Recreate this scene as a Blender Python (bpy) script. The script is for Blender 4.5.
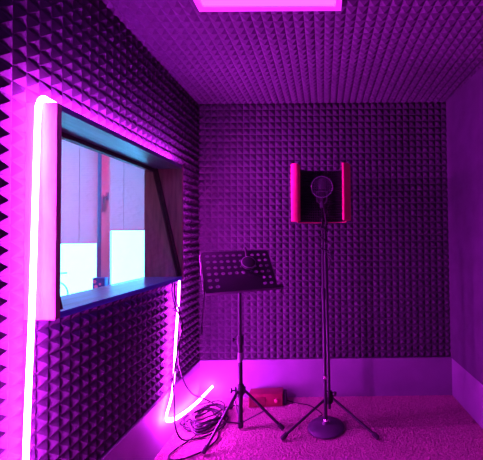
import bpy, bmesh, math, random
from mathutils import Vector, Matrix
random.seed(7)
for o in list(bpy.data.objects): bpy.data.objects.remove(o)
SC = bpy.context.scene
COL = SC.collection

# ------------------------------------------------------------------ camera
PITCH, ROLL, YAW = 0.0233, 0.0101, -0.0061
F, CX, CY, W, H = 329.55, 325.07, 228.2, 483.0, 460.0
cd = bpy.data.cameras.new('camera'); cam = bpy.data.objects.new('camera', cd); COL.objects.link(cam)
cd.sensor_fit = 'HORIZONTAL'; cd.sensor_width = 36.0; cd.lens = F / W * 36.0
cd.shift_x = -(CX - W / 2) / W
cd.shift_y = (CY - H / 2) / W
cd.clip_start = 0.02
cam.matrix_world = (Matrix.Translation((0, 0, 1.25)) @ Matrix.Rotation(YAW, 4, 'Z') @ Matrix.Rotation(PITCH, 4, 'X')
                    @ Matrix.Rotation(ROLL, 4, 'Y') @ Matrix.Rotation(math.pi / 2, 4, 'X'))
SC.camera = cam

# ------------------------------------------------------------------ world, light levels, exposure
w = bpy.data.worlds.new('sky'); SC.world = w; w.use_nodes = True
bgn = w.node_tree.nodes['Background']
bgn.inputs['Color'].default_value = (0.085, 0.48, 1.0, 1); bgn.inputs['Strength'].default_value = 14.0
STRIP_COLOR, STRIP_STRENGTH = (0.76, 0.018, 1.0), 450.0
PANEL_COLOR, PANEL_STRENGTH = (0.36, 0.045, 1.0), 4.2
CONTROL_FILL_COLOR, CONTROL_FILL_STRENGTH = (1.0, 0.08, 0.55), 62.0
SC.view_settings.view_transform = 'Standard'; SC.view_settings.look = 'None'
SC.view_settings.gamma = 1.0; SC.view_settings.use_curve_mapping = False
SC.view_settings.exposure = 0.0

# ------------------------------------------------------------------ materials
def mat(name, color, rough=0.6, metal=0.0, spec=0.5, var=0.0, scale=20.0, bump=0.0, bscale=200.0, stretch=None, c2=None, coat=0.0):
    m = bpy.data.materials.new(name); m.use_nodes = True
    nt = m.node_tree; b = nt.nodes['Principled BSDF']
    b.inputs['Base Color'].default_value = (*color, 1); b.inputs['Roughness'].default_value = rough
    b.inputs['Metallic'].default_value = metal; b.inputs['Specular IOR Level'].default_value = spec
    b.inputs['Coat Weight'].default_value = coat
    tc = nt.nodes.new('ShaderNodeTexCoord'); mp = nt.nodes.new('ShaderNodeMapping')
    nt.links.new(tc.outputs['Object'], mp.inputs['Vector'])
    if stretch: mp.inputs['Scale'].default_value = stretch
    if var > 0 or c2:
        n = nt.nodes.new('ShaderNodeTexNoise'); n.inputs['Scale'].default_value = scale; n.inputs['Detail'].default_value = 6
        nt.links.new(mp.outputs[0], n.inputs['Vector'])
        r = nt.nodes.new('ShaderNodeValToRGB'); r.color_ramp.elements[0].position = 0.32; r.color_ramp.elements[1].position = 0.68
        a = tuple(max(0, c * (1 - var)) for c in color); z = c2 or tuple(min(1, c * (1 + var)) for c in color)
        r.color_ramp.elements[0].color = (*a, 1); r.color_ramp.elements[1].color = (*z, 1)
        nt.links.new(n.outputs['Fac'], r.inputs['Fac']); nt.links.new(r.outputs['Color'], b.inputs['Base Color'])
    if bump > 0:
        n2 = nt.nodes.new('ShaderNodeTexNoise'); n2.inputs['Scale'].default_value = bscale; n2.inputs['Detail'].default_value = 4
        nt.links.new(mp.outputs[0], n2.inputs['Vector'])
        bp = nt.nodes.new('ShaderNodeBump'); bp.inputs['Strength'].default_value = bump; bp.inputs['Distance'].default_value = 0.004
        nt.links.new(n2.outputs['Fac'], bp.inputs['Height']); nt.links.new(bp.outputs['Normal'], b.inputs['Normal'])
    return m

def emit(name, color, strength):
    m = bpy.data.materials.new(name); m.use_nodes = True; nt = m.node_tree
    nt.nodes.remove(nt.nodes['Principled BSDF'])
    e = nt.nodes.new('ShaderNodeEmission'); e.inputs['Color'].default_value = (*color, 1); e.inputs['Strength'].default_value = strength
    nt.links.new(e.outputs[0], nt.nodes['Material Output'].inputs['Surface'])
    return m

def sheet(name, color, opacity, rough=0.05, fresnel=False):
    """glass or gauze: see-through with a reflecting or a dark share"""
    m = bpy.data.materials.new(name); m.use_nodes = True; nt = m.node_tree
    b = nt.nodes['Principled BSDF']
    if fresnel:
        s = nt.nodes.new('ShaderNodeBsdfGlossy'); s.inputs['Roughness'].default_value = rough; s.inputs['Color'].default_value = (1, 1, 1, 1)
        nt.nodes.remove(b); src = s.outputs[0]
    else:
        b.inputs['Base Color'].default_value = (*color, 1); b.inputs['Roughness'].default_value = rough; src = b.outputs[0]
    t = nt.nodes.new('ShaderNodeBsdfTransparent'); t.inputs['Color'].default_value = (*color, 1) if fresnel else (1, 1, 1, 1)
    mx = nt.nodes.new('ShaderNodeMixShader')
    if fresnel:
        lw = nt.nodes.new('ShaderNodeLayerWeight'); lw.inputs['Blend'].default_value = 0.5
        pw = nt.nodes.new('ShaderNodeMath'); pw.operation = 'POWER'; pw.inputs[1].default_value = 5.0
        ma = nt.nodes.new('ShaderNodeMath'); ma.operation = 'MULTIPLY_ADD'; ma.inputs[1].default_value = 0.9; ma.inputs[2].default_value = 0.025
        nt.links.new(lw.outputs['Facing'], pw.inputs[0]); nt.links.new(pw.outputs[0], ma.inputs[0]); nt.links.new(ma.outputs[0], mx.inputs['Fac'])
    else:
        mx.inputs['Fac'].default_value = opacity
    nt.links.new(t.outputs[0], mx.inputs[1]); nt.links.new(src, mx.inputs[2])
    nt.links.new(mx.outputs[0], nt.nodes['Material Output'].inputs['Surface'])
    return m

M = dict(
    foam=mat('charcoal_foam', (0.050, 0.050, 0.055), 0.9, spec=0.12, var=0.12, scale=40, bump=0.25, bscale=500),
    foam_ceiling=mat('grey_foam', (0.075, 0.075, 0.082), 0.9, spec=0.12, var=0.10, scale=40, bump=0.2, bscale=500),
    fabric=mat('woven_wall_fabric', (0.065, 0.065, 0.075), 0.9, spec=0.15, var=0.12, scale=9, bump=0.3, bscale=900),
    dark_wall=mat('dark_plaster', (0.05, 0.05, 0.055), 0.9, spec=0.2, var=0.1, scale=8),
    skirting=mat('grey_skirting_board', (0.16, 0.16, 0.18), 0.6, var=0.10, scale=6, bump=0.05, bscale=60),
    carpet=mat('carpet_pile', (0.33, 0.18, 0.20), 0.95, spec=0.1, var=0.35, scale=260, bump=0.5, bscale=500),
    wood=mat('blue_lit_pine', (0.10, 0.13, 0.20), 0.38, var=0.35, scale=7, bump=0.2, bscale=50, stretch=(6, 0.8, 6)),  # base colour shifted to blue for window light on the top board's underside
    sill=mat('blue_lit_sill_board', (0.08, 0.34, 0.60), 0.30, var=0.25, scale=7, stretch=(6, 0.8, 6)),  # the blue light from the outer window is put into this base colour
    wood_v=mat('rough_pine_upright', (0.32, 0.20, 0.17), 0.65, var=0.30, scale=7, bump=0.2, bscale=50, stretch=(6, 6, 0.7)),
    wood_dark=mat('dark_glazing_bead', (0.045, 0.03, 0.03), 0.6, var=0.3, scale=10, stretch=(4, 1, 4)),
    white=mat('white_plastic', (0.75, 0.75, 0.77), 0.4),
    pvc=mat('window_plastic', (0.72, 0.60, 0.62), 0.4),
    wall_light=mat('pale_plaster', (0.6, 0.6, 0.62), 0.8, var=0.04, scale=4),
    blind=mat('blind_slats', (0.62, 0.60, 0.66), 0.5),
    cord=mat('blind_cord', (0.35, 0.33, 0.38), 0.8),
    black=mat('black_metal', (0.014, 0.014, 0.016), 0.45, spec=0.35, var=0.1, scale=30),
    black_satin=mat('black_powder_coat', (0.012, 0.012, 0.014), 0.5, spec=0.25, bump=0.1, bscale=700),
    rubber=mat('black_rubber', (0.018, 0.018, 0.02), 0.8),
    hoopc=mat('dark_grey_metal', (0.10, 0.09, 0.11), 0.4),
    cable=mat('cable_sheath', (0.012, 0.010, 0.012), 0.6, spec=0.2),
    chrome=mat('chrome', (0.75, 0.75, 0.78), 0.2, metal=1.0),
    red=mat('red_pad', (0.80, 0.03, 0.15), 0.6, spec=0.3, var=0.08, scale=25, bump=0.12, bscale=300),
    redbox=mat('dark_red_paint', (0.16, 0.012, 0.03), 0.45, var=0.12, scale=15),
    darkred=mat('darker_red_grille', (0.10, 0.006, 0.015), 0.6, var=0.2, scale=60),
    knob=mat('pale_red_knob', (0.4, 0.06, 0.12), 0.4),
    liner=mat('black_liner_foam', (0.03, 0.03, 0.032), 0.9, spec=0.2),
    mesh_grey=mat('woven_steel', (0.12, 0.12, 0.13), 0.35, metal=0.8, bump=0.6, bscale=900),
    blue=mat('blue_case', (0.02, 0.12, 0.40), 0.6),
    pinkdot=mat('pink_spot', (0.75, 0.35, 0.6), 0.6),
    grey_paint=mat('pale_grey_paint', (0.22, 0.22, 0.25), 0.5),
    concrete=mat('pale_concrete', (0.4, 0.4, 0.4), 0.9, var=0.15, scale=6),
    strip=emit('strip_glow', STRIP_COLOR, STRIP_STRENGTH),
    panel=emit('panel_glow', PANEL_COLOR, PANEL_STRENGTH),
    control=emit('control_fill_glow', CONTROL_FILL_COLOR, CONTROL_FILL_STRENGTH),
    glass=sheet('clear_glass', (0.985, 0.985, 0.99), 0, 0.02, fresnel=True),
    gauze=sheet('nylon_gauze', (0.02, 0.018, 0.025), 0.55, 0.8),
)

# ------------------------------------------------------------------ mesh helpers
class MB:
    def __init__(s): s.v, s.f, s.sm = [], [], []
    def add(s, vs, fs, smooth=False):
        k = len(s.v); s.v += [tuple(v) for v in vs]
        s.f += [tuple(i + k for i in f) for f in fs]; s.sm += [smooth] * len(fs); return s
    def box(s, a, b, mtx=None):
        x0, y0, z0 = a; x1, y1, z1 = b
        vs = [Vector(p) for p in ((x0,y0,z0),(x1,y0,z0),(x1,y1,z0),(x0,y1,z0),(x0,y0,z1),(x1,y0,z1),(x1,y1,z1),(x0,y1,z1))]
        if mtx: vs = [mtx @ v for v in vs]
        return s.add(vs, [(0,3,2,1),(4,5,6,7),(0,1,5,4),(1,2,6,5),(2,3,7,6),(3,0,4,7)])
    def bbox(s, a, b, r=0.003, seg=2, mtx=None):
        bm = bmesh.new(); bmesh.ops.create_cube(bm, size=1.0)
        for v in bm.verts: v.co = Vector([a[i] + (v.co[i] + .5) * (b[i] - a[i]) for i in range(3)])
        bmesh.ops.bevel(bm, geom=bm.edges[:], offset=r, segments=seg, profile=0.5, affect='EDGES')
        bm.verts.index_update()
        vs = [(mtx @ v.co) if mtx else v.co.copy() for v in bm.verts]; fs = [[v.index for v in f.verts] for f in bm.faces]
        bm.free(); return s.add(vs, fs, True)
    def tube(s, pts, r, n=10, closed=False, cap=True):
        pts = [Vector(p) for p in pts]; N = len(pts)
        rs = r if isinstance(r, (list, tuple)) else [r] * N
        T = []
        for i in range(N):
            a = pts[(i - 1) % N] if (closed or i > 0) else pts[i]; b = pts[(i + 1) % N] if (closed or i < N - 1) else pts[i]
            T.append((b - a).normalized())
        u = T[0].orthogonal().normalized(); vs = []
        for i in range(N):
            u = (u - T[i] * u.dot(T[i])).normalized(); q = T[i].cross(u)
            for k in range(n):
                t = 2 * math.pi * k / n; vs.append(pts[i] + (u * math.cos(t) + q * math.sin(t)) * rs[i])
        fs = []
        for i in range(N if closed else N - 1):
            j = (i + 1) % N
            for k in range(n): fs.append((i*n+k, i*n+(k+1)%n, j*n+(k+1)%n, j*n+k))
        s.add(vs, fs, True)
        if cap and not closed:
            k = len(s.v) - N * n
            s.f += [tuple(k + i for i in reversed(range(n))), tuple(k + (N-1)*n + i for i in range(n))]; s.sm += [False, False]
        return s
    def lathe(s, prof, c=(0,0,0), axis=(0,0,1), n=28):
        """profile of (radius, height) pairs turned about an axis"""
        c = Vector(c); A = Vector(axis).normalized(); u = A.orthogonal().normalized(); q = A.cross(u)
        vs = []
        for (r, h) in prof:
            for k in range(n):
                t = 2*math.pi*k/n; vs.append(c + A*h + (u*math.cos(t) + q*math.sin(t)) * max(r, 1e-5))
        fs = []
        for i in range(len(prof)-1):
            for k in range(n): fs.append((i*n+k, i*n+(k+1)%n, (i+1)*n+(k+1)%n, (i+1)*n+k))
        return s.add(vs, fs, True)
    def pyr(s, us, vs_, fn, h):
        """grid of pyramids; fn(u, v, height) gives the point"""
        for i in range(len(us)-1):
            for j in range(len(vs_)-1):
                a, b, c, d = us[i], us[i+1], vs_[j], vs_[j+1]
                ju, jv = random.uniform(-.0012, .0012), random.uniform(-.0012, .0012)
                s.add([fn(a,c,0), fn(b,c,0), fn(b,d,0), fn(a,d,0), fn((a+b)/2+ju, (c+d)/2+jv, h*random.uniform(.95, 1.04))],
                      [(0,1,4),(1,2,4),(2,3,4),(3,0,4)])
        return s

def root_loc(o):
    while o.parent: o = o.parent
    return Vector(o.location)

def obj(name, mb, m, parent=None, loc=None, auto=True):
    base = root_loc(parent) if parent else Vector(loc or (0, 0, 0))
    me = bpy.data.meshes.new(name)
    me.from_pydata([tuple(Vector(v) - base) for v in mb.v], [], mb.f); me.validate()
    if len(me.polygons) == len(mb.sm): me.polygons.foreach_set('use_smooth', mb.sm)
    bm = bmesh.new(); bm.from_mesh(me); bmesh.ops.recalc_face_normals(bm, faces=bm.faces[:]) if auto else None
    bm.to_mesh(me); bm.free()
    if any(mb.sm): me.set_sharp_from_angle(angle=math.radians(40))
    me.materials.append(m)
    o = bpy.data.objects.new(name, me); COL.objects.link(o)
    if parent: o.parent = parent
    else: o.location = base
    return o

def thing(name, label, cat, loc, group=None):
    o = bpy.data.objects.new(name, None); COL.objects.link(o); o.location = loc; o.empty_display_size = 0.1
    o['label'] = label; o['category'] = cat
    if group: o['group'] = group
    return o
def tag(o, label, cat, group=None):
    o['label'] = label; o['category'] = cat
    if group: o['group'] = group
    return o
def struct(name, mb, m, **k):
    o = obj(name, mb, m, **k); o['kind'] = 'structure'; return o
def lin(a, b, n): return [a + (b - a) * i / n for i in range(n + 1)]
def smooth_path(pts, per=8):
    P = [Vector(p) for p in pts]; out = []
    for i in range(len(P) - 1):
        p0 = P[max(i-1, 0)]; p1 = P[i]; p2 = P[i+1]; p3 = P[min(i+2, len(P)-1)]
        for k in range(per):
            t = k / per
            out.append(0.5 * ((2*p1) + (p2-p0)*t + (2*p0-5*p1+4*p2-p3)*t*t + (3*p1-p0-3*p2+p3)*t**3))
    out.append(P[-1]); return out

# ------------------------------------------------------------------ the booth shell
XL, XR, YB, ZC, ZB = -0.974, 0.983, 2.586, 2.300, 0.296
SPL = 0.0369                      # the right wall opens slightly towards the camera
Y0 = -1.0
FH, OFF = 0.020, 0.008            # pyramid height; valleys sit behind the nominal plane
WY0, WY1, WZ0, WZ1 = 1.090, 2.083, 0.985, 1.702   # control window box
def xr(y): return XR + SPL * (YB - y)

# floor: carpet with a real uneven pile where it is seen
fl = MB(); nx, ny = 380, 230
xs, ys = lin(XL - .02, 1.16, nx), lin(1.35, YB + .03, ny)
vs = [(x + random.uniform(-.002, .002), y + random.uniform(-.002, .002), random.uniform(0.002, 0.008)) for y in ys for x in xs]
fl.add(vs, [(j*(nx+1)+i, j*(nx+1)+i+1, (j+1)*(nx+1)+i+1, (j+1)*(nx+1)+i) for j in range(ny) for i in range(nx)])
fl.box((XL - .02, Y0 - .1, -.05), (1.25, 1.352, .004))
struct('floor', fl, M['carpet'], auto=False)

ce = struct('ceiling', MB().box((XL - .15, Y0 - .1, ZC + OFF), (1.3, YB + .15, ZC + .15)), M['dark_wall'])
c = MB().pyr(lin(XL - .02, 1.13, 42), lin(YB + .01, 0.1, 50), lambda u, v, h: (u, v, ZC + OFF - h), FH*.85)
a = obj('acoustic_foam', c, M['foam_ceiling'], ce); a['label'] = 'grey pyramid foam lining the ceiling'

wb = struct('wall_back', MB().box((XL - .12, YB + OFF, -.05), (1.15, YB + .14, ZC + .1)), M['dark_wall'])
b = MB().pyr(lin(XL - .005, XR + .012, 39), lin(ZB, ZC + .004, 40), lambda u, v, h: (u, YB + OFF - h, v), FH)
a = obj('acoustic_foam', b, M['foam'], wb); a['label'] = 'charcoal pyramid foam lining the back wall'

xo = XL - OFF
wl = MB()
wl.box((xo - .11, Y0, -.05), (xo, WY0, ZC + .1)).box((xo - .11, WY1, -.05), (xo, YB + .02, ZC + .1))
wl.box((xo - .11, WY0, -.05), (xo, WY1, WZ0)).box((xo - .11, WY0, WZ1), (xo, WY1, ZC + .1))
wl = struct('wall_left', wl, M['dark_wall'])
f = MB(); fn = lambda u, v, h: (xo + h, u, v)
yn, ym, yf = lin(0.10, WY0, 20), lin(WY0, WY1, 20), lin(WY1, YB + .005, 10)
zl, zm, zh = lin(ZB, WZ0, 14), lin(WZ0, WZ1, 14), lin(WZ1, ZC + .006, 12)
f.pyr(yn, zl, fn, FH).pyr(yn, zm, fn, FH).pyr(yn, zh, fn, FH).pyr(ym, zl, fn, FH).pyr(ym, zh, fn, FH)
f.pyr(yf, zl, fn, FH).pyr(yf, zm, fn, FH).pyr(yf, zh, fn, FH)
a = obj('acoustic_foam', f, M['foam'], wl); a['label'] = 'charcoal pyramid foam around the control window'

def right_slab(x_off, z0, z1, t):
    p = [(xr(YB) + x_off, YB + .02), (xr(Y0) + x_off, Y0)]
    vs = [(p[0][0], p[0][1], z0), (p[1][0], p[1][1], z0), (p[1][0] + t, p[1][1], z0), (p[0][0] + t, p[0][1], z0)]
    vs += [(x, y, z1) for x, y, z in vs]
    return MB().add(vs, [(0,1,2,3),(7,6,5,4),(0,4,5,1),(1,5,6,2),(2,6,7,3),(3,7,4,0)])
wr = struct('wall_right', right_slab(.020, -.05, ZC + .1, .12), M['dark_wall'])
a = obj('fabric_panel', right_slab(.0, ZB, ZC + .004, .02), M['fabric'], wr); a['label'] = 'smooth fabric covering of the right wall'
struct('wall_front', MB().box((XL - .2, Y0 - .1, -.05), (1.3, Y0, ZC + .1)), M['dark_wall'])

struct('baseboard_left', MB().box((xo, Y0, 0), (XL + .012, YB + .01, ZB - .001)), M['skirting'])
struct('baseboard_back', MB().box((XL, YB - .006, 0), (XR + .02, YB + OFF, ZB - .001)), M['skirting'])
struct('baseboard_right', right_slab(.006, 0, ZB - .001, .014), M['skirting'])

# ------------------------------------------------------------------ control window in the left wall
win = bpy.data.objects.new('window_1', None); COL.objects.link(win); win.location = (XL, WY0, WZ0); win['kind'] = 'structure'
XF, XK, TH = -0.880, -1.115, 0.021
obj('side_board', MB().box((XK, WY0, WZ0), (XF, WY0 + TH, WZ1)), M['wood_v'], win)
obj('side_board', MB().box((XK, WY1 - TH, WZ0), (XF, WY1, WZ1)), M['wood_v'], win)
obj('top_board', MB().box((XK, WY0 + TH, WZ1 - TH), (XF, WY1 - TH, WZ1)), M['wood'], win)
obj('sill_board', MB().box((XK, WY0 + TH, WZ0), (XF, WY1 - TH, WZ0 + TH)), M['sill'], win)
ya, yb, za, zb = WY0 + TH, WY1 - TH, WZ0 + TH, WZ1 - TH
# back pane held by dark beads
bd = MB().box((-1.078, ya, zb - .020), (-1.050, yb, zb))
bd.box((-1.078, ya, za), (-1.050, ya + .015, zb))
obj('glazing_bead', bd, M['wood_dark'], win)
obj('glass_pane', MB().box((-1.067, ya + .004, za + .004), (-1.063, yb - .004, zb - .004)), M['glass'], win)
# leaning front pane: top at the back, foot at the front edge
pt, pb = Vector((-1.046, 0, zb - .004)), Vector((-0.893, 0, za + .004))
dd = (pb - pt).normalized(); nn = Vector((dd.z, 0, -dd.x))
def slab_y(y0, y1, off0, off1, mb):
    q = [pt + nn*off0, pb + nn*off0, pb + nn*off1, pt + nn*off1]
    vs = [(v.x, y0, v.z) for v in q] + [(v.x, y1, v.z) for v in q]
    return mb.add(vs, [(0,1,2,3),(7,6,5,4),(0,4,5,1),(1,5,6,2),(2,6,7,3),(3,7,4,0)])
obj('leaning_pane', slab_y(ya + .002, yb - .002, -.002, .002, MB()), M['glass'], win)
obj('diagonal_bead', slab_y(yb - .014, yb, .003, .015, slab_y(yb - .014, yb, -.014, -.003, MB())), M['wood_dark'], win)
obj('diagonal_bead', slab_y(ya, ya + .012, .003, .015, slab_y(ya, ya + .012, -.014, -.003, MB())), M['wood_dark'], win)

# ------------------------------------------------------------------ control room behind the window
YW = 3.44
CX0, CX1 = -3.5, xo - .11
struct('floor', MB().box((CX0, .2, -.05), (CX1 + .05, YW + .1, 0)), M['concrete'])
struct('ceiling', MB().box((CX0 - .1, .1, 2.55), (CX1 + .1, YW + .1, 2.62)), M['wall_light'])
EX0, EX1, EZ0, EZ1 = -3.10, -1.62, 0.60, 2.40
ww = MB().box((CX0, YW, -.05), (EX0, YW + .12, 2.6)).box((EX1, YW, -.05), (CX1 + .12, YW + .12, 2.6))
ww.box((EX0, YW, -.05), (EX1, YW + .12, EZ0)).box((EX0, YW, EZ1), (EX1, YW + .12, 2.6))
struct('wall_outer', ww, M['wall_light'])
struct('wall_control_side', MB().box((CX0 - .1, .1, -.05), (CX0, YW + .1, 2.6)), M['wall_light'])
struct('wall_control_front', MB().box((CX0 - .1, .1, -.05), (CX1, .2, 2.6)), M['wall_light'])
struct('wall_control_right', MB().box((CX1, YB + .02, -.05), (CX1 + .10, YW + .1, 2.6)).box((CX1, .1, 2.3), (CX1 + .05, YB + .1, 2.6)), M['wall_light'])
# outer window: two casements either side of a post
w2 = bpy.data.objects.new('window_2', None); COL.objects.link(w2); w2.location = (-2.24, YW, EZ0); w2['kind'] = 'structure'
fr = MB().bbox((EX0, YW - .005, EZ0), (EX0 + .06, YW + .07, EZ1)).bbox((EX1 - .06, YW - .005, EZ0), (EX1, YW + .07, EZ1))
fr.bbox((EX0, YW - .005, EZ1 - .06), (EX1, YW + .07, EZ1)).bbox((EX0, YW - .005, EZ0 - .0), (EX1, YW + .07, EZ0 + .02))
obj('window_frame', fr, M['pvc'], w2)
obj('window_post', MB().bbox((-2.285, YW - .035, EZ0), (-2.195, YW - .001, EZ1), .006), M['pvc'], w2)
obj('sash_edge', MB().bbox((-2.345, YW - .015, EZ0), (-2.285, YW + .05, EZ1), .004), mat('blue_grey_seal', (0.16, 0.22, 0.42), .5), w2)
hd = obj('window_handle', MB().bbox((-2.236, YW - .045, 1.64), (-2.206, YW - .033, 1.72), .004).bbox((-2.262, YW - .065, 1.52), (-2.244, YW - .045, 1.69), .005)
         .tube([(-2.221, YW - .035, 1.675), (-2.221, YW - .058, 1.675), (-2.25, YW - .058, 1.675)], .007), mat('grey_handle', (.3, .3, .42), .35), w2)
obj('glass_pane', MB().box((EX0 + .05, YW + .03, EZ0 + .01), (-2.30, YW + .034, EZ1 - .04)), M['glass'], w2)
obj('glass_pane', MB().box((-2.20, YW + .03, EZ0 + .01), (EX1 - .04, YW + .034, EZ1 - .04)), M['glass'], w2)
struct('trim_1', MB().bbox((EX0 - .04, YW - .14, EZ0 - .03), (EX1 + .04, YW + .02, EZ0), .004), M['pvc'])

def blind(x0, x1, zbot, label, cords):
    y = YW - .04
    t = thing('venetian_blind', label, 'blind', ((x0 + x1)/2, y, zbot))
    obj('headrail', MB().bbox((x0, y - .015, 2.36), (x1, y + .015, 2.39), .003), M['white'], t)
    sl = MB(); n = int((2.355 - zbot - .02) / .0185)
    for i in range(n):
        z = zbot + .022 + i * .0185
        sl.add([(x0, y - .0055, z - .010), (x1, y - .0055, z - .010), (x1, y + .0005, z + .001), (x0, y + .0005, z + .001), (x1, y + .0045, z + .0105), (x0, y + .0045, z + .0105)],
               [(0,1,2,3), (3,2,4,5)])
    s_ = obj('slats', sl, M['blind'], t, auto=False)
    md = s_.modifiers.new('thick', 'SOLIDIFY'); md.thickness = .0008
    obj('bottom_rail', MB().bbox((x0, y - .009, zbot), (x1, y + .009, zbot + .014), .003), M['blind'], t)
    for cx in cords:
        obj('cord', MB().tube([(cx, y - .010, 2.36), (cx, y - .010, zbot + .01)], .0022, 6), M['cord'], t)
blind(-3.02, -2.318, 1.195, 'left pale venetian blind with its hem hanging lower, seen through the control window', (-2.84, -2.50))
blind(-2.190, -1.66, 1.325, 'right pale venetian blind drawn slightly higher, between window post and wooden cheek', (-2.045, -1.80))

# small things at the outer window
pc = thing('pouch', 'small blue spotted pouch standing at the foot of the pink window post', 'pouch', (-2.245, YW - .09, EZ0))
obj('case', MB().bbox((-2.315, YW - .12, EZ0), (-2.19, YW - .06, EZ0 + .255), .012, 3), M['blue'], pc)
sp = MB()
for (x, z, r) in ((-2.29, .815, .018), (-2.235, .790, .012), (-2.275, .765, .018), (-2.215, .755, .014)):
    sp.lathe([(0, .0), (r, 0), (r, .003), (0, .004)], (x, YW - .119, z), (0, -1, 0), 14)
obj('spot', sp, M['pinkdot'], pc)
ch = thing('balcony_chair', 'pale round-backed chair beyond the lower left glass of the outer window', 'chair', (-3.1, 4.0, 0.0))
hoop = [(-3.33 + .145*math.cos(t), 4.14, .56 + .15*math.sin(t)) for t in lin(-.5, math.pi + .5, 20)]
obj('backrest', MB().tube(hoop, .008, 8), M['grey_paint'], ch)
obj('seat', MB().lathe([(0, .46), (.12, .46), (.14, .48), (.13, .51), (0, .52)], (-3.30, 4.04, 0)), M['grey_paint'], ch)
for sx in (-1, 1):
    for sy in (-1, 1):
        obj('leg', MB().tube([(-3.30 + sx*.08, 4.04 + sy*.08, .47), (-3.30 + sx*.12, 4.04 + sy*.12, 0)], .012, 8), M['grey_paint'], ch)
tag(obj('rail', MB().tube([(-3.62, 4.2, 0), (-3.62, 4.2, .80), (-3.25, 4.2, .815)], .011, 8), M['grey_paint'], loc=(-3.62, 4.2, 0)),
    'thin pale rail end just above the round-backed chair outside', 'rail')
struct('ground', MB().box((-4.5, YW + .12, -.08), (-1.0, 4.9, 0)), M['concrete'])

# unseen pink lamp, added to tint the blinds and window post
lt = thing('ceiling_light', 'unseen pink fill light added on the control room ceiling to tint the blinds', 'ceiling light', (-2.9, 2.1, 2.55))
obj('housing', MB().box((-3.15, 1.85, 2.52), (-2.65, 2.35, 2.55)), M['white'], lt)
obj('diffuser', MB().box((-3.13, 1.87, 2.512), (-2.67, 2.33, 2.521)), M['control'], lt)

# ------------------------------------------------------------------ booth ceiling panel
pl = thing('ceiling_light', 'square glowing magenta light panel on the foam ceiling', 'ceiling light', (-.227, 1.14, ZC))
px0, px1, py0, py1, pz = -.545, .091, .824, 1.460, 2.262
q = MB(); e = .026
q.box((px0, py0, pz), (px1, py0 + e, pz + .05)).box((px0, py1 - e, pz), (px1, py1, pz + .05))
q.box((px0, py0 + e, pz), (px0 + e, py1 - e, pz + .05)).box((px1 - e, py0 + e, pz), (px1, py1 - e, pz + .05))
obj('panel_frame', q, M['white'], pl)
obj('diffuser', MB().box((px0 + e, py0 + e, pz + .006), (px1 - e, py1 - e, pz + .016)), M['panel'], pl)

# ------------------------------------------------------------------ glowing strip round the control window
sx = -0.930
sp = smooth_path([(sx, 1.040, .02), (sx, 1.045, .565), (sx, 1.062, 1.054), (sx, 1.074, 1.60), (sx, 1.080, 1.69), (sx, 1.105, 1.718), (sx, 1.16, 1.716),
                  (sx, 1.55, 1.714), (sx, 2.04, 1.714), (sx, 2.095, 1.700), (sx, 2.105, 1.60), (sx, 2.115, 1.2), (sx, 2.135, .95), (sx, 2.086, .61),
                  (sx, 2.046, .32), (sx, 1.965, .205), (-.925, 1.99, .165), (-.925, 2.12, .115), (-.915, 2.34, .075), (-.90, 2.49, .07), (-.853, 2.545, .112)], 6)
rib = MB().tube(sp, .0120, 8)
rib.v = [(sp[i // 8].x + (v[0] - sp[i // 8].x) * .30, v[1], v[2]) for i, v in enumerate(rib.v)]      # a flat ribbon lying on the wall
tag(obj('light_strip', rib, M['strip'], loc=(sx, 1.04, .02)), 'white-hot magenta glowing strip running round the control window and down the left wall', 'light strip')

# ------------------------------------------------------------------ music stand
def foot_leg(parent, hub, foot, r=.008, foot_r=.013):
    hub, foot = Vector(hub), Vector(foot); d = (foot - hub).normalized()
    lg = obj('leg', MB().tube([hub, foot - d*.02], r, 10), M['black'], parent)
    obj('rubber_foot', MB().tube([foot - d*.045, foot - d*.040, foot - d*.006, foot], [foot_r*.8, foot_r, foot_r, foot_r*.7], 12), M['rubber'], lg)
    return lg
MX, MY = -.546, 2.160
ms = thing('music_stand', 'black perforated music stand on a tripod in front of the back wall', 'music stand', (MX, MY, 0))
hubz = .265
feet = [(-.696, 1.905, .020), (-.264, 2.132, .020), (-.677, 2.400, .022)]
for fx, fy, fz in feet:
    d = Vector((fx - MX, fy - MY, 0)).normalized()
    foot_leg(ms, (MX + d.x*.026, MY + d.y*.026, hubz - .005), (fx, fy, fz), .0085, .014)
    obj('brace', MB().tube([(MX + d.x*.013, MY + d.y*.013, .052), (MX + d.x*.155, MY + d.y*.155, .130)], .0042, 8), M['black'], ms)
obj('lower_tube', MB().tube([(MX, MY, .03), (MX, MY, .575)], .0155, 16), M['black_satin'], ms)
obj('hub', MB().lathe([(.0, .225), (.022, .225), (.026, .24), (.026, .28), (.019, .295), (.0, .295)], (MX, MY, 0))
    .bbox((MX - .034, MY - .012, .238), (MX + .034, MY + .012, .278), .004), M['black'], ms)
obj('end_plug', MB().lathe([(0, .022), (.018, .022), (.019, .04), (.019, .06), (0, .06)], (MX, MY, 0)), M['black'], ms)
obj('tube_label', MB().lathe([(.0158, .44), (.0160, .441), (.0160, .50), (.0158, .501)], (MX, MY, 0)), mat('worn_silver_label', (.14, .13, .15), .4), ms)
obj('clamp_collar', MB().lathe([(.0, .555), (.020, .555), (.022, .565), (.022, .60), (.015, .61), (0, .61)], (MX, MY, 0)), M['black'], ms)
obj('clamp_knob', MB().tube([(MX, MY, .583), (MX - .038, MY - .008, .583)], .005).lathe([(0, 0), (.012, 0), (.014, .004), (.014, .012), (0, .014)], (MX - .034, MY - .008, .583), (-1, -.2, 0)), M['black'], ms)
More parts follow.
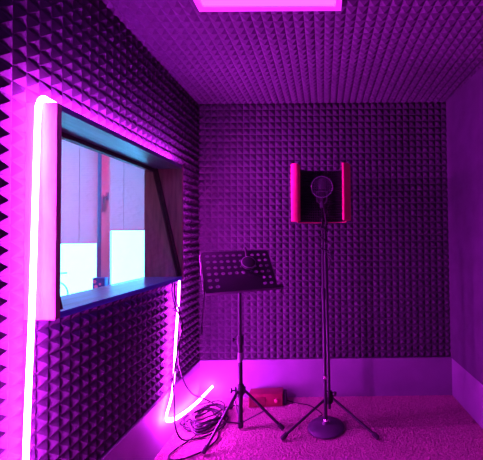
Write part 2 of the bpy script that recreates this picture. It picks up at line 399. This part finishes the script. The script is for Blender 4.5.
obj('clamp_knob', MB().tube([(MX, MY, .262), (MX - .052, MY - .018, .262)], .005).lathe([(0, 0), (.013, 0), (.016, .004), (.016, .012), (0, .014)], (MX - .048, MY - .016, .262), (-1, -.3, 0)), M['black'], ms)
obj('upper_tube', MB().tube([(MX, MY, .57), (MX, MY, .945)], .0105, 14), M['black_satin'], ms)
# desk
DA, DT, DW, DH = .478, .722, .471, .335
DB = Vector((-.510, 2.114, .898))
e1 = Vector((math.cos(DA), math.sin(DA), 0)); e2 = Vector((-math.sin(DA)*math.sin(DT), math.cos(DA)*math.sin(DT), math.cos(DT)))
e3 = e1.cross(e2).normalized()                   # faces the reader
if e3.y > 0: e3 = -e3
def D(u, v, n=0.0): return DB + e1*u + e2*v + e3*n
pm = MB()
cols, rows = 10, 6
mu, mv0, mv1 = .016, .030, .014
cu = (DW - 2*mu)/cols; rv = (DH - mv0 - mv1)/rows
taper = lambda u, v: u * (1.0 - .02 * v / DH)
def cell(u0, u1, v0, v1, hole):
    T_ = .0014
    if not hole:
        for n in (0, -T_):
            pm.add([D(taper(u0,v0),v0,n), D(taper(u1,v0),v0,n), D(taper(u1,v1),v1,n), D(taper(u0,v1),v1,n)], [(0,1,2,3) if n == 0 else (3,2,1,0)])
        return
    uc, vc = (u0+u1)/2, (v0+v1)/2; N = 16; r = .0118
    ring, sq = [], []
    for k in range(N):
        t = 2*math.pi*k/N + math.pi/4; c_, s_ = math.cos(t), math.sin(t); m_ = max(abs(c_), abs(s_))
        ring.append((uc + r*c_*1.12, vc + r*s_*.98)); sq.append((uc + (u1-u0)/2*c_/m_, vc + (v1-v0)/2*s_/m_))
    for n in (0, -T_):
        vs = [D(taper(*p), p[1], n) for p in ring] + [D(taper(*p), p[1], n) for p in sq]
        pm.add(vs, [(k, (k+1)%N, N+(k+1)%N, N+k) for k in range(N)])
    pm.add([D(taper(*p), p[1], 0) for p in ring] + [D(taper(*p), p[1], -T_) for p in ring], [(k, (k+1)%N, N+(k+1)%N, N+k) for k in range(N)])
for j in range(rows):
    for i in range(cols):
        hole = True
        if j < 2 and 2 <= i <= 7: hole = False
        cell(-DW/2 + mu + i*cu, -DW/2 + mu + (i+1)*cu, mv0 + j*rv, mv0 + (j+1)*rv, hole)
for (a0, a1, b0, b1) in ((-DW/2, DW/2, 0, mv0), (-DW/2, DW/2, DH - mv1, DH), (-DW/2, -DW/2 + mu, mv0, DH - mv1), (DW/2 - mu, DW/2, mv0, DH - mv1)):
    cell(a0, a1, b0, b1, False)
dk = obj('desk', pm, M['black_satin'], ms, auto=False)
rim = [D(-DW/2, 0), D(-DW/2*.98, DH - .012), D(-DW/2*.98 + .012, DH), D(DW/2*.98 - .012, DH), D(DW/2*.98, DH - .012), D(DW/2, 0)]
obj('desk_rim', MB().tube(rim, .0026, 8), M['black'], dk)
def dbox(mb, u0, u1, v0, v1, n0, n1):
    p = [D(u, v, n) for n in (n0, n1) for v in (v0, v1) for u in (u0, u1)]
    return mb.add(p, [(0,1,3,2),(4,6,7,5),(0,4,5,1),(2,3,7,6),(0,2,6,4),(1,5,7,3)])
obj('lip', dbox(dbox(MB(), -DW/2, DW/2 + .02, -.004, 0.0, -.002, .040), -DW/2, DW/2 + .02, -.014, .008, .038, .041), M['black_satin'], dk)
br = dbox(MB(), -.045, .045, .03, .12, -.022, -.004)
br.tube([(MX, MY, .935), D(-.0, .055, -.012)], .014, 12)
obj('bracket', br, M['black'], ms)
arm = MB().tube(smooth_path([D(-DW/2 - .004, DH - .03, .004), D(-DW/2 - .006, .15, .006), D(-DW/2 - .005, .0, .006), D(-DW/2 - .006, -.01, .0) + Vector((-.003, 0, -.03)),
                            D(-DW/2 - .010, 0, 0) + Vector((-.010, 0, -.22))], 6), .0042, 8)
arm.tube([D(-DW/2 - .010, 0, 0) + Vector((-.0095, 0, -.185)), D(-DW/2 - .010, 0, 0) + Vector((-.0105, 0, -.235))], .0075, 8)
obj('page_arm', arm, M['black'], ms)
arm2 = MB().tube(smooth_path([D(DW/2 + .018, .0, .02), D(DW/2 + .03, -.01, .0), D(DW/2 + .028, 0, 0) + Vector((.0, 0, -.05)), D(DW/2 + .012, 0, 0) + Vector((0, 0, -.09))], 6), .003, 8)
obj('page_arm', arm2, M['black'], ms)

# headphones hung over the top edge of the desk
hu, hv = .062, DH - .125
hp = thing('headphones', 'dark round headphones hung over the top edge of the music stand desk', 'headphones', tuple(D(hu, DH)))
cp = MB().lathe([(0, .006), (.040, .006), (.047, .012), (.049, .022), (.046, .032), (.036, .038), (.018, .040), (0, .0405)], D(hu, hv), e3, 30)
obj('ear_cup', cp, M['black'], hp)
obj('cup_rim', MB().lathe([(.0465, .030), (.0485, .031), (.0485, .034), (.045, .036)], D(hu, hv), e3, 30), mat('grey_rim', (.16, .14, .17), .35), hp)
cp2 = MB().lathe([(0, -.010), (.040, -.010), (.047, -.016), (.049, -.026), (.046, -.036), (.018, -.044), (0, -.0445)], D(hu, hv - .01), e3, 30)
obj('ear_cup', cp2, M['black'], hp)
bandp = [D(hu, hv + .045, .022), D(hu, DH - .02, .028), D(hu, DH + .008, .020), D(hu, DH + .014, .0), D(hu, DH + .006, -.022), D(hu, DH - .03, -.030), D(hu, hv + .03, -.028)]
obj('headband', MB().tube(smooth_path(bandp, 5), .009, 10), M['black'], hp)
obj('headphone_lead', MB().tube(smooth_path([D(hu, hv - .045, .03), D(hu + .02, hv - .07, .02), D(hu + .05, hv - .09, .008), D(hu + .075, hv - .10, .006)], 5), .0022, 6), M['cable'], hp)

# ------------------------------------------------------------------ round-based microphone stand
AX, AY = .006, 2.157
rs = thing('microphone_stand', 'straight microphone stand with a heavy round black base, nearest the camera', 'microphone stand', (AX, AY, 0))
obj('base', MB().lathe([(0, .006), (.112, .006), (.118, .010), (.119, .018), (.112, .026), (.060, .036), (.026, .042), (.020, .055), (0, .055)], (AX, AY, 0), n=48), mat('cast_base_paint', (0.05, 0.05, 0.06), 0.5), rs)
topA = Vector((-.006, 2.163, 1.44)); botA = Vector((AX, AY, .05))
def onA(z): return botA.lerp(topA, (z - .05) / 1.39)
obj('lower_tube', MB().tube([botA, onA(.86)], .0105, 14), M['black'], rs)
obj('base_nut', MB().lathe([(0, .05), (.016, .05), (.017, .06), (.013, .068), (0, .068)], (AX, AY, 0)), M['chrome'], rs)
obj('clutch', MB().tube([onA(.83), onA(.84), onA(.90), onA(.91)], [.011, .015, .015, .009], 14), M['black'], rs)
obj('collar', MB().tube([onA(.325), onA(.345)], .0135, 14), M['chrome'], rs)
obj('upper_tube', MB().tube([onA(.88), topA], .0068, 12), M['black'], rs)

# microphone with its mount
mc = thing('microphone', 'dark studio microphone standing behind the round pop filter', 'microphone', (-.006, 2.170, 1.44))
cxm, cym = -.006, 2.172
obj('mount', MB().tube([(cxm, 2.163, 1.435), (cxm, cym, 1.47)], .013, 12).tube([(cxm - .036, cym, 1.545), (cxm - .030, cym, 1.475), (cxm, cym, 1.455), (cxm + .030, cym, 1.475), (cxm + .036, cym, 1.545)], .0042, 8)
    .tube([(cxm + .036*math.cos(t), cym + .036*math.sin(t), 1.54) for t in lin(0, 2*math.pi*29/30, 29)], .004, 8, closed=True), M['hoopc'], mc)
obj('body', MB().lathe([(0, 1.475), (.020, 1.475), (.0255, 1.483), (.0255, 1.555), (0, 1.556)], (cxm, cym, 0)), M['black'], mc)
obj('grille', MB().lathe([(.0255, 1.556), (.0265, 1.56), (.0265, 1.605), (.022, 1.622), (.010, 1.630), (0, 1.631)], (cxm, cym, 0)), M['mesh_grey'], mc)

# pop filter on a gooseneck clamped to the round-based stand
pf = thing('pop_filter', 'round dark gauze pop filter on a gooseneck in front of the microphone', 'pop filter', tuple(onA(1.30)))
pc_, prd = Vector((-.004, 2.080, 1.560)), .067
obj('hoop', MB().tube([pc_ + Vector((prd*math.cos(t), 0, prd*math.sin(t))) for t in lin(0, 2*math.pi*47/48, 47)], .0032, 8, closed=True), mat('hoop_plastic', (.10, .09, .12), .35), pf)
g = MB(); n = 48
g.add([pc_] + [pc_ + Vector((prd*math.cos(2*math.pi*k/n), 0, prd*math.sin(2*math.pi*k/n))) for k in range(n)], [(0, k+1, (k+1)%n+1) for k in range(n)])
obj('gauze', g, M['gauze'], pf)
obj('gooseneck', MB().tube(smooth_path([pc_ + Vector((.002, 0, -prd)), pc_ + Vector((.006, .004, -.11)), pc_ + Vector((.016, .02, -.17)), pc_ + Vector((.022, .05, -.23)), onA(1.30) + Vector((.012, -.01, 0))], 8), .0048, 8), M['black'], pf)
obj('clamp', MB().bbox((onA(1.3).x - .016, onA(1.3).y - .022, 1.285), (onA(1.3).x + .022, onA(1.3).y + .014, 1.318), .004)
    .tube([onA(1.30) + Vector((.015, -.004, 0)), onA(1.30) + Vector((.045, -.006, -.012))], .006), M['black'], pf)

# ------------------------------------------------------------------ tripod stand carrying the reflection shield
TX, TY = .031, 2.225
ts = thing('tripod_stand', 'black tripod stand with wide-spread legs behind the round microphone base', 'tripod stand', (TX, TY, 0))
for fx, fy in ((-.268, 2.030), (.325, 2.022), (.031, 2.535)):
    d = Vector((fx - TX, fy - TY, 0)).normalized()
    foot_leg(ts, (TX + d.x*.022, TY + d.y*.022, .175), (fx, fy, .020), .0085, .0145)
obj('hub', MB().lathe([(0, .135), (.020, .135), (.027, .15), (.027, .19), (.018, .215), (0, .215)], (TX, TY, 0)), M['black'], ts)
obj('clamp_knob', MB().tube([(TX, TY, .205), (TX + .032, TY - .02, .205)], .005).lathe([(0, 0), (.013, 0), (.015, .004), (.015, .014), (0, .016)], (TX + .028, TY - .018, .205), (1, -.6, 0)), M['black'], ts)
topB = Vector((.012, 2.235, 1.335)); botB = Vector((TX, TY, .10))
def onB(z): return botB.lerp(topB, (z - .10) / 1.235)
obj('lower_tube', MB().tube([botB, onB(.78)], .0105, 14), M['black'], ts)
obj('sleeve', MB().tube([onB(.75), onB(.755), onB(1.11), onB(1.12)], [.011, .0135, .0135, .011], 14), M['black'], ts)
obj('upper_tube', MB().tube([onB(1.10), topB], .0085, 12), M['black'], ts)
obj('boom_knob', MB().tube([onB(1.14), onB(1.14) + Vector((.035, -.02, -.01))], .005).lathe([(0, 0), (.012, 0), (.013, .004), (.013, .014), (0, .015)], onB(1.14) + Vector((.030, -.018, -.009)), (1, -.5, -.2)), M['black'], ts)

# reflection shield
sh = thing('reflection_shield', 'open black vocal shield with two upright hot pink padded ends', 'vocal shield', tuple(topB))
z0, z1 = 1.342, 1.700
def pad(xa, xb, ya_, yb_, za_, zb_, rot, bulge=.55):
    c0 = Vector(((xa+xb)/2, (ya_+yb_)/2, 0)); mt = Matrix.Translation(c0) @ Matrix.Rotation(rot, 4, 'Z') @ Matrix.Translation(-c0)
    mb = MB(); n = 14; prof = []
    wx, wy = (xb-xa)/2, (yb_-ya_)/2
    for k in range(n + 1):
        t = math.pi + math.pi*k/n; prof.append((wx*math.cos(t), -wy*.55 + wx*bulge*math.sin(t)))
    prof += [(wx, wy), (-wx, wy)]
    vs = []
    for z, sc in ((za_, .94), (za_ + .006, 1), (zb_ - .006, 1), (zb_, .94)):
        vs += [mt @ Vector((c0.x + px*sc, c0.y + py*sc, z + (.004*math.cos(px/wx*1.5) if z > za_ + .1 else 0))) for px, py in prof]
    m_ = len(prof); fs = [(r*m_+k, r*m_+(k+1)%m_, (r+1)*m_+(k+1)%m_, (r+1)*m_+k) for r in range(3) for k in range(m_)]
    fs += [tuple(reversed(range(m_))), tuple(3*m_ + k for k in range(m_))]
    return mb.add(vs, fs, True)
a = obj('end_pad', pad(-.196, -.147, 2.045, 2.085, z0, z1, -.35), M['red'], sh)
a = obj('end_pad', pad(.110, .190, 2.052, 2.068, z0 + .004, z1 + .002, .95, .12), M['red'], sh)
path = [(-.168, 2.075), (-.170, 2.17), (-.150, 2.225), (-.105, 2.26), (-.045, 2.275), (.03, 2.275), (.09, 2.26), (.135, 2.225), (.152, 2.17), (.150, 2.075)]
sm = smooth_path([(x, y, 0) for x, y in path], 4); shell = MB(); m_ = len(sm); TK = .018
vin, vout = [], []
for i, p_ in enumerate(sm):
    a_ = sm[max(i-1, 0)]; b_ = sm[min(i+1, m_-1)]; t_ = (b_ - a_).normalized(); nrm = Vector((t_.y, -t_.x, 0)); vin.append(p_ + nrm*.004); vout.append(p_ - nrm*TK)
vs = []
for z in (z0, z1): vs += [(v.x, v.y, z) for v in vin] + [(v.x, v.y, z) for v in vout]
for i in range(m_-1):
    pass
fs = []
for i in range(m_-1):
    fs += [(i, i+1, 2*m_+i+1, 2*m_+i), (m_+i, 3*m_+i, 3*m_+i+1, m_+i+1), (i, m_+i, m_+i+1, i+1), (2*m_+i, 2*m_+i+1, 3*m_+i+1, 3*m_+i)]
fs += [(0, 2*m_, 3*m_, m_), (m_-1, 2*m_-1, 4*m_-1, 3*m_-1)]
obj('shell', shell.add(vs, fs), M['black_satin'], sh)
ln = MB()
for i in range(m_-1):
    A_, B_ = vin[i], vin[i+1]; t_ = (B_-A_).normalized(); nr = Vector((t_.y, -t_.x, 0)); k_ = max(1, round((B_-A_).length/.018))
    for q_ in range(k_):
        a_, b_ = A_.lerp(B_, q_/k_), A_.lerp(B_, (q_+1)/k_); mid = (a_+b_)/2 + nr*.012
        for j in range(20):
            za_, zb_ = z0 + .004 + j*.0175, z0 + .004 + (j+1)*.0175
            ln.add([(a_.x,a_.y,za_),(b_.x,b_.y,za_),(b_.x,b_.y,zb_),(a_.x,a_.y,zb_),(mid.x,mid.y,(za_+zb_)/2)], [(0,1,4),(1,2,4),(2,3,4),(3,0,4)])
obj('foam_liner', ln, M['liner'], sh)
ed = MB().tube([(v.x, v.y, z0 - .001) for v in vin], .0026, 8)
obj('bottom_edge', ed, M['red'], sh)
obj('mount_arm', MB().bbox((-.012, 2.215, z0 - .022), (.035, 2.29, z0 - .001), .004).tube([topB + Vector((0, 0, -.02)), topB + Vector((0, 0, .0))], .014), M['black'], sh)

# ------------------------------------------------------------------ cables
def cable(name, pts, r, label, per=8):
    P = smooth_path(pts, per)
    return tag(obj(name, MB().tube(P, r, 8), M['cable'], loc=tuple(P[0])), label, 'cable')
# wrapped round the two stands under the microphone
P = [(cxm, cym + .012, 1.470), (.012, 2.190, 1.44)]
for k in range(15):
    z = 1.41 - k*.020; t = k*1.9; c_ = (onA(z) + onB(z))/2
    P.append((c_.x + .030*math.cos(t), 2.185 + .062*math.sin(t), z))
P += [(.045, 2.18, 1.09), (.040, 2.19, 1.05), (.030, 2.18, 1.02)]
cable('microphone_cable', P, .0046, 'black cable wrapped in loops round both stands under the microphone')

# hanging from the window sill down the left wall
cable('hanging_cable', [(-.905, 2.02, 1.00), (-.912, 2.03, .90), (-.900, 2.07, .78), (-.905, 2.10, .64), (-.905, 2.07, .50), (-.895, 2.12, .34), (-.885, 2.24, .20), (-.860, 2.38, .10), (-.80, 2.44, .03), (-.74, 2.42, .016)], .0050,
      'dark cable hanging from the window corner and falling towards the coil')
cable('looping_cable', [(-.900, 1.985, 1.00), (-.900, 1.97, .93), (-.905, 2.03, .82), (-.895, 2.10, .70), (-.898, 2.04, .56), (-.905, 2.00, .40), (-.895, 1.99, .25), (-.890, 1.99, .13), (-.865, 2.02, .035), (-.80, 2.05, .016), (-.72, 2.10, .014), (-.66, 2.20, .014), (-.69, 2.29, .014)], .0050,
      'dark cable drooping from the window sill into a wide loop on the carpet')
cable('floor_cable', [(-.700, 2.335, .016), (-.78, 2.16, .014), (-.83, 2.04, .014), (-.875, 1.955, .014), (-.885, 1.90, .014), (-.85, 1.865, .014), (-.78, 1.88, .014), (-.70, 1.95, .014), (-.66, 2.06, .014), (-.69, 2.16, .02)], .0050,
      'thin cable lying in an open loop on the carpet below the left wall')
# the coil heap
P = []
for k in range(150):
    t = k*.42; rr = .105 + .030*math.sin(k*.37) + .012*math.sin(k*1.7)
    P.append((-.800 + .022*math.sin(k*.11) + rr*math.cos(t), 2.255 + .03*math.cos(k*.13) + rr*1.15*math.sin(t), .014 + .0003*k + .004*abs(math.sin(k*.9))))
P += [(-.70, 2.40, .03), (-.62, 2.44, .014), (-.58, 2.36, .014)]
cable('cable_coil', P, .0052, 'black cable heaped in a round coil on the carpet in the back left corner', 4)
cable('speaker_cable', [(-.302, 2.50, .030), (-.26, 2.50, .014), (-.20, 2.47, .014), (-.12, 2.44, .014), (-.06, 2.38, .014), (-.02, 2.31, .014), (-.045, 2.29, .014)], .0036,
      'thin cable curving over the carpet from the red box to the stand bases')

# ------------------------------------------------------------------ red box by the back wall
bx = thing('red_box', 'small dark red box with a round knob on the carpet against the back baseboard', 'box', (-.43, 2.51, .008))
mt = Matrix.Translation((-.43, 2.432, .008)) @ Matrix.Rotation(.06, 4, 'Z')
obj('body', MB().bbox((-.125, 0, 0), (.122, .105, .092), .004, 2, mt), M['redbox'], bx)
obj('front_panel', MB().bbox((-.118, -.003, .010), (.0, .001, .070), .001, 1, mt), M['darkred'], bx)
obj('knob', MB().lathe([(0, 0), (.014, 0), (.013, .012), (.010, .014), (0, .014)], mt @ Vector((.076, 0, .045)), mt.to_3x3() @ Vector((0, -1, 0)), 20), M['knob'], bx)
obj('dark_end', MB().bbox((.122, .012, .003), (.150, .100, .078), .006, 2, mt), M['rubber'], bx)  # plain dark block at the right end
